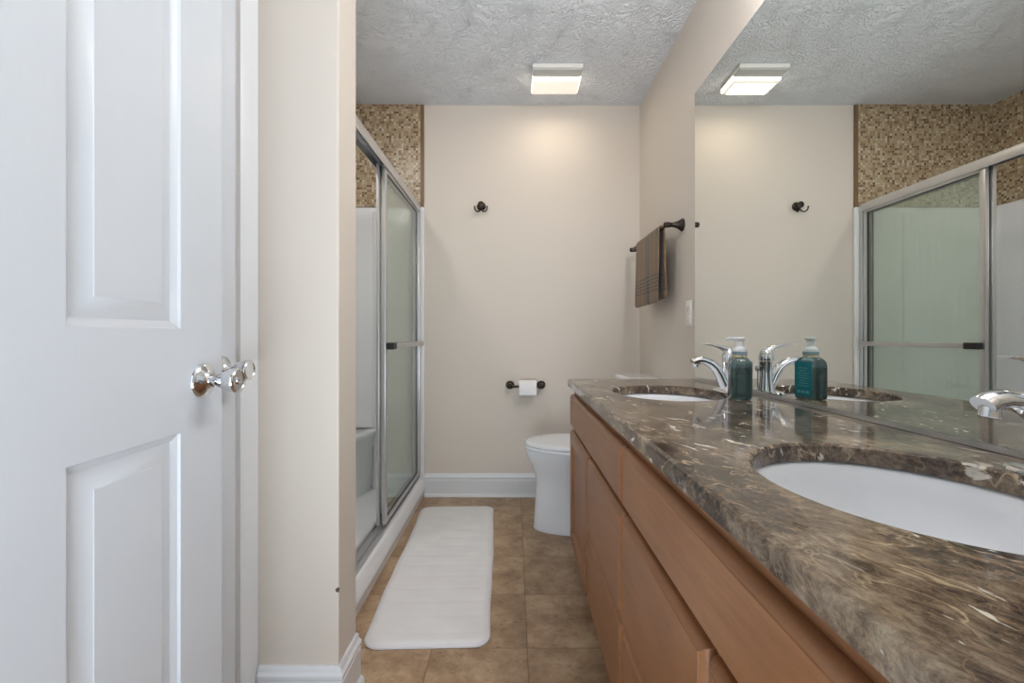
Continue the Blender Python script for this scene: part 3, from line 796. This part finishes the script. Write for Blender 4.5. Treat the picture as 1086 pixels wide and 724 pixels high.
# towel folded over the bar: front and back layers, each doubled
def towel():
    t = MB(); bm = t.bm
    Y0t, Y1t, n = 2.213, 2.612, 44
    prof = []
    R = .0135
    for k in range(15): prof.append((-R - .004 * (1 - k / 14) * 1.5, -.355 + .355 * k / 14))
    for k in range(1, 10):
        a = PI - PI * k / 10; prof.append((R * math.cos(a), R * math.sin(a)))
    for k in range(15): prof.append((R + .006 * k / 14, -.338 * k / 14))
    G = []
    for i, (u, v) in enumerate(prof):
        row = []
        for j in range(n + 1):
            y = Y0t + (Y1t - Y0t) * j / n
            low = max(0, -v) / .35
            w = .0035 * low * math.sin(j * .55 + (0 if u < 0 else 1.7)) + .002 * low * math.sin(j * 1.31)
            cr = 0
            if low > .9:
                e = min(j, n - j) / n
                cr = .014 * max(0, 1 - e / .07) ** 2
            tilt = -.006 * (j / n) if v < -.3 else 0
            row.append(bm.verts.new((BX + u + w * (1 if u < 0 else .6), y + .006 * low * math.sin(i * .3) , BZ + v + cr + tilt)))
        G.append(row)
    for a, b in zip(G, G[1:]):
        for j in range(n): bm.faces.new((a[j], a[j + 1], b[j + 1], b[j]))
    return t
tw = thing('hand_towel', (BX, 2.39, BZ), label='brown striped hand towel hanging folded over the bronze bar', cat='towel')
ft = towel().build('towel_cloth', M['towel'], tw, 179)
so = ft.modifiers.new('thickness', 'SOLIDIFY'); so.thickness = .0085; so.offset = 0
ss = ft.modifiers.new('subdivision', 'SUBSURF'); ss.levels = 1; ss.render_levels = 1

# outlet
ot = thing('wall_outlet', (XR, 2.055, 1.10), label='white outlet plate on the right wall, left of the mirror edge', cat='outlet')
MB().box(XR - .006, XR - .0003, 2.021, 2.089, 1.042, 1.158, .0025, 3).build('cover_plate', M['plate'], ot, 40)
for z in (1.077, 1.123):
    rc = MB().box(XR - .0078, XR - .006, 2.040, 2.070, z - .016, z + .016, .0006).build('receptacle', M['plate'], ot, 40)
    s_ = MB()
    s_.box(XR - .0083, XR - .0077, 2.046, 2.049, z - .003, z + .008).box(XR - .0083, XR - .0077, 2.061, 2.064, z - .003, z + .008).box(XR - .0083, XR - .0077, 2.052, 2.058, z - .012, z - .006)
    s_.build('slots', M['slot'], rc)

# robe hook on the back wall
hx, hz = -.203, 1.807
rh = thing('robe_hook', (hx, YB, hz), label='dark bronze double robe hook on the back wall', cat='robe hook')
MB().lathe([(.027, 0), (.0275, .004), (.024, .009), (.016, .014), (.013, .030), (.0165, .036), (.020, .042), (.0195, .050), (.012, .054), (0, .055)], (hx, YB - .0003, hz), (0, -1, 0), 32).build('rosette', M['bronze'], rh, 40)
for s in (-1, 1):
    P = [(hx, YB - .030, hz - .012), (hx + s * .002, YB - .034, hz - .026)]
    for k in range(9):
        a = math.radians(200 + 160 * k / 8); P.append((hx + s * (.0215 + .0165 * math.cos(a)), YB - .036 - .022 * k / 8, hz - .024 + .019 * math.sin(a)))
    P.append((hx + s * .0385, YB - .060, hz - .012))
    MB().tube(P, [.0042] * (len(P) - 1) + [.0046], 10).build('hook_arm', M['bronze'], rh, 60)

# toilet paper holder and roll
hz = .690
tp = thing('toilet_paper_holder', (.073, YB, hz), label='dark bronze toilet paper holder on the back wall', cat='paper holder')
for x, s in ((-.024, 1), (.170, -1)):
    p = MB().lathe([(.026, 0), (.027, .004), (.0255, .009), (.0150, .015), (.0105, .028), (.0115, .052), (.0165, .057), (.018, .066), (.016, .074), (.009, .078), (0, .079)], (x, YB - .0003, hz + .004), (0, -1, 0), 28).build('post', M['bronze'], tp, 40)
MB().tube([(-.022, YB - .065, hz), (.168, YB - .065, hz)], .0075, 14).build('roller', M['bronze'], tp, 60)
ro = thing('toilet_paper_roll', (.084, YB - .065, hz), label='roll of white toilet paper on the bronze holder', cat='toilet paper')
RR, rr, xq = .0500, .0195, .0525
MB().lathe([(rr, -xq), (RR - .001, -xq), (RR, -xq + .001), (RR, xq - .001), (RR - .001, xq), (rr, xq), (rr, -xq)], (.084, YB - .065, hz - .0105), (1, 0, 0), 48, False, False).build('paper', M['paper'], ro, 40)
t = MB().loft([[(.084 - xq + .001, YB - .065 - RR - .0006, hz - .0105), (.084 + xq - .001, YB - .065 - RR - .0006, hz - .0105)], [(.084 - xq + .001, YB - .065 - RR - .001, hz - .045), (.084 + xq - .001, YB - .065 - RR - .001, hz - .045)]], closed=False)
ls = t.build('loose_sheet', M['paper'], ro); m_ = ls.modifiers.new('thickness', 'SOLIDIFY'); m_.thickness = .0006
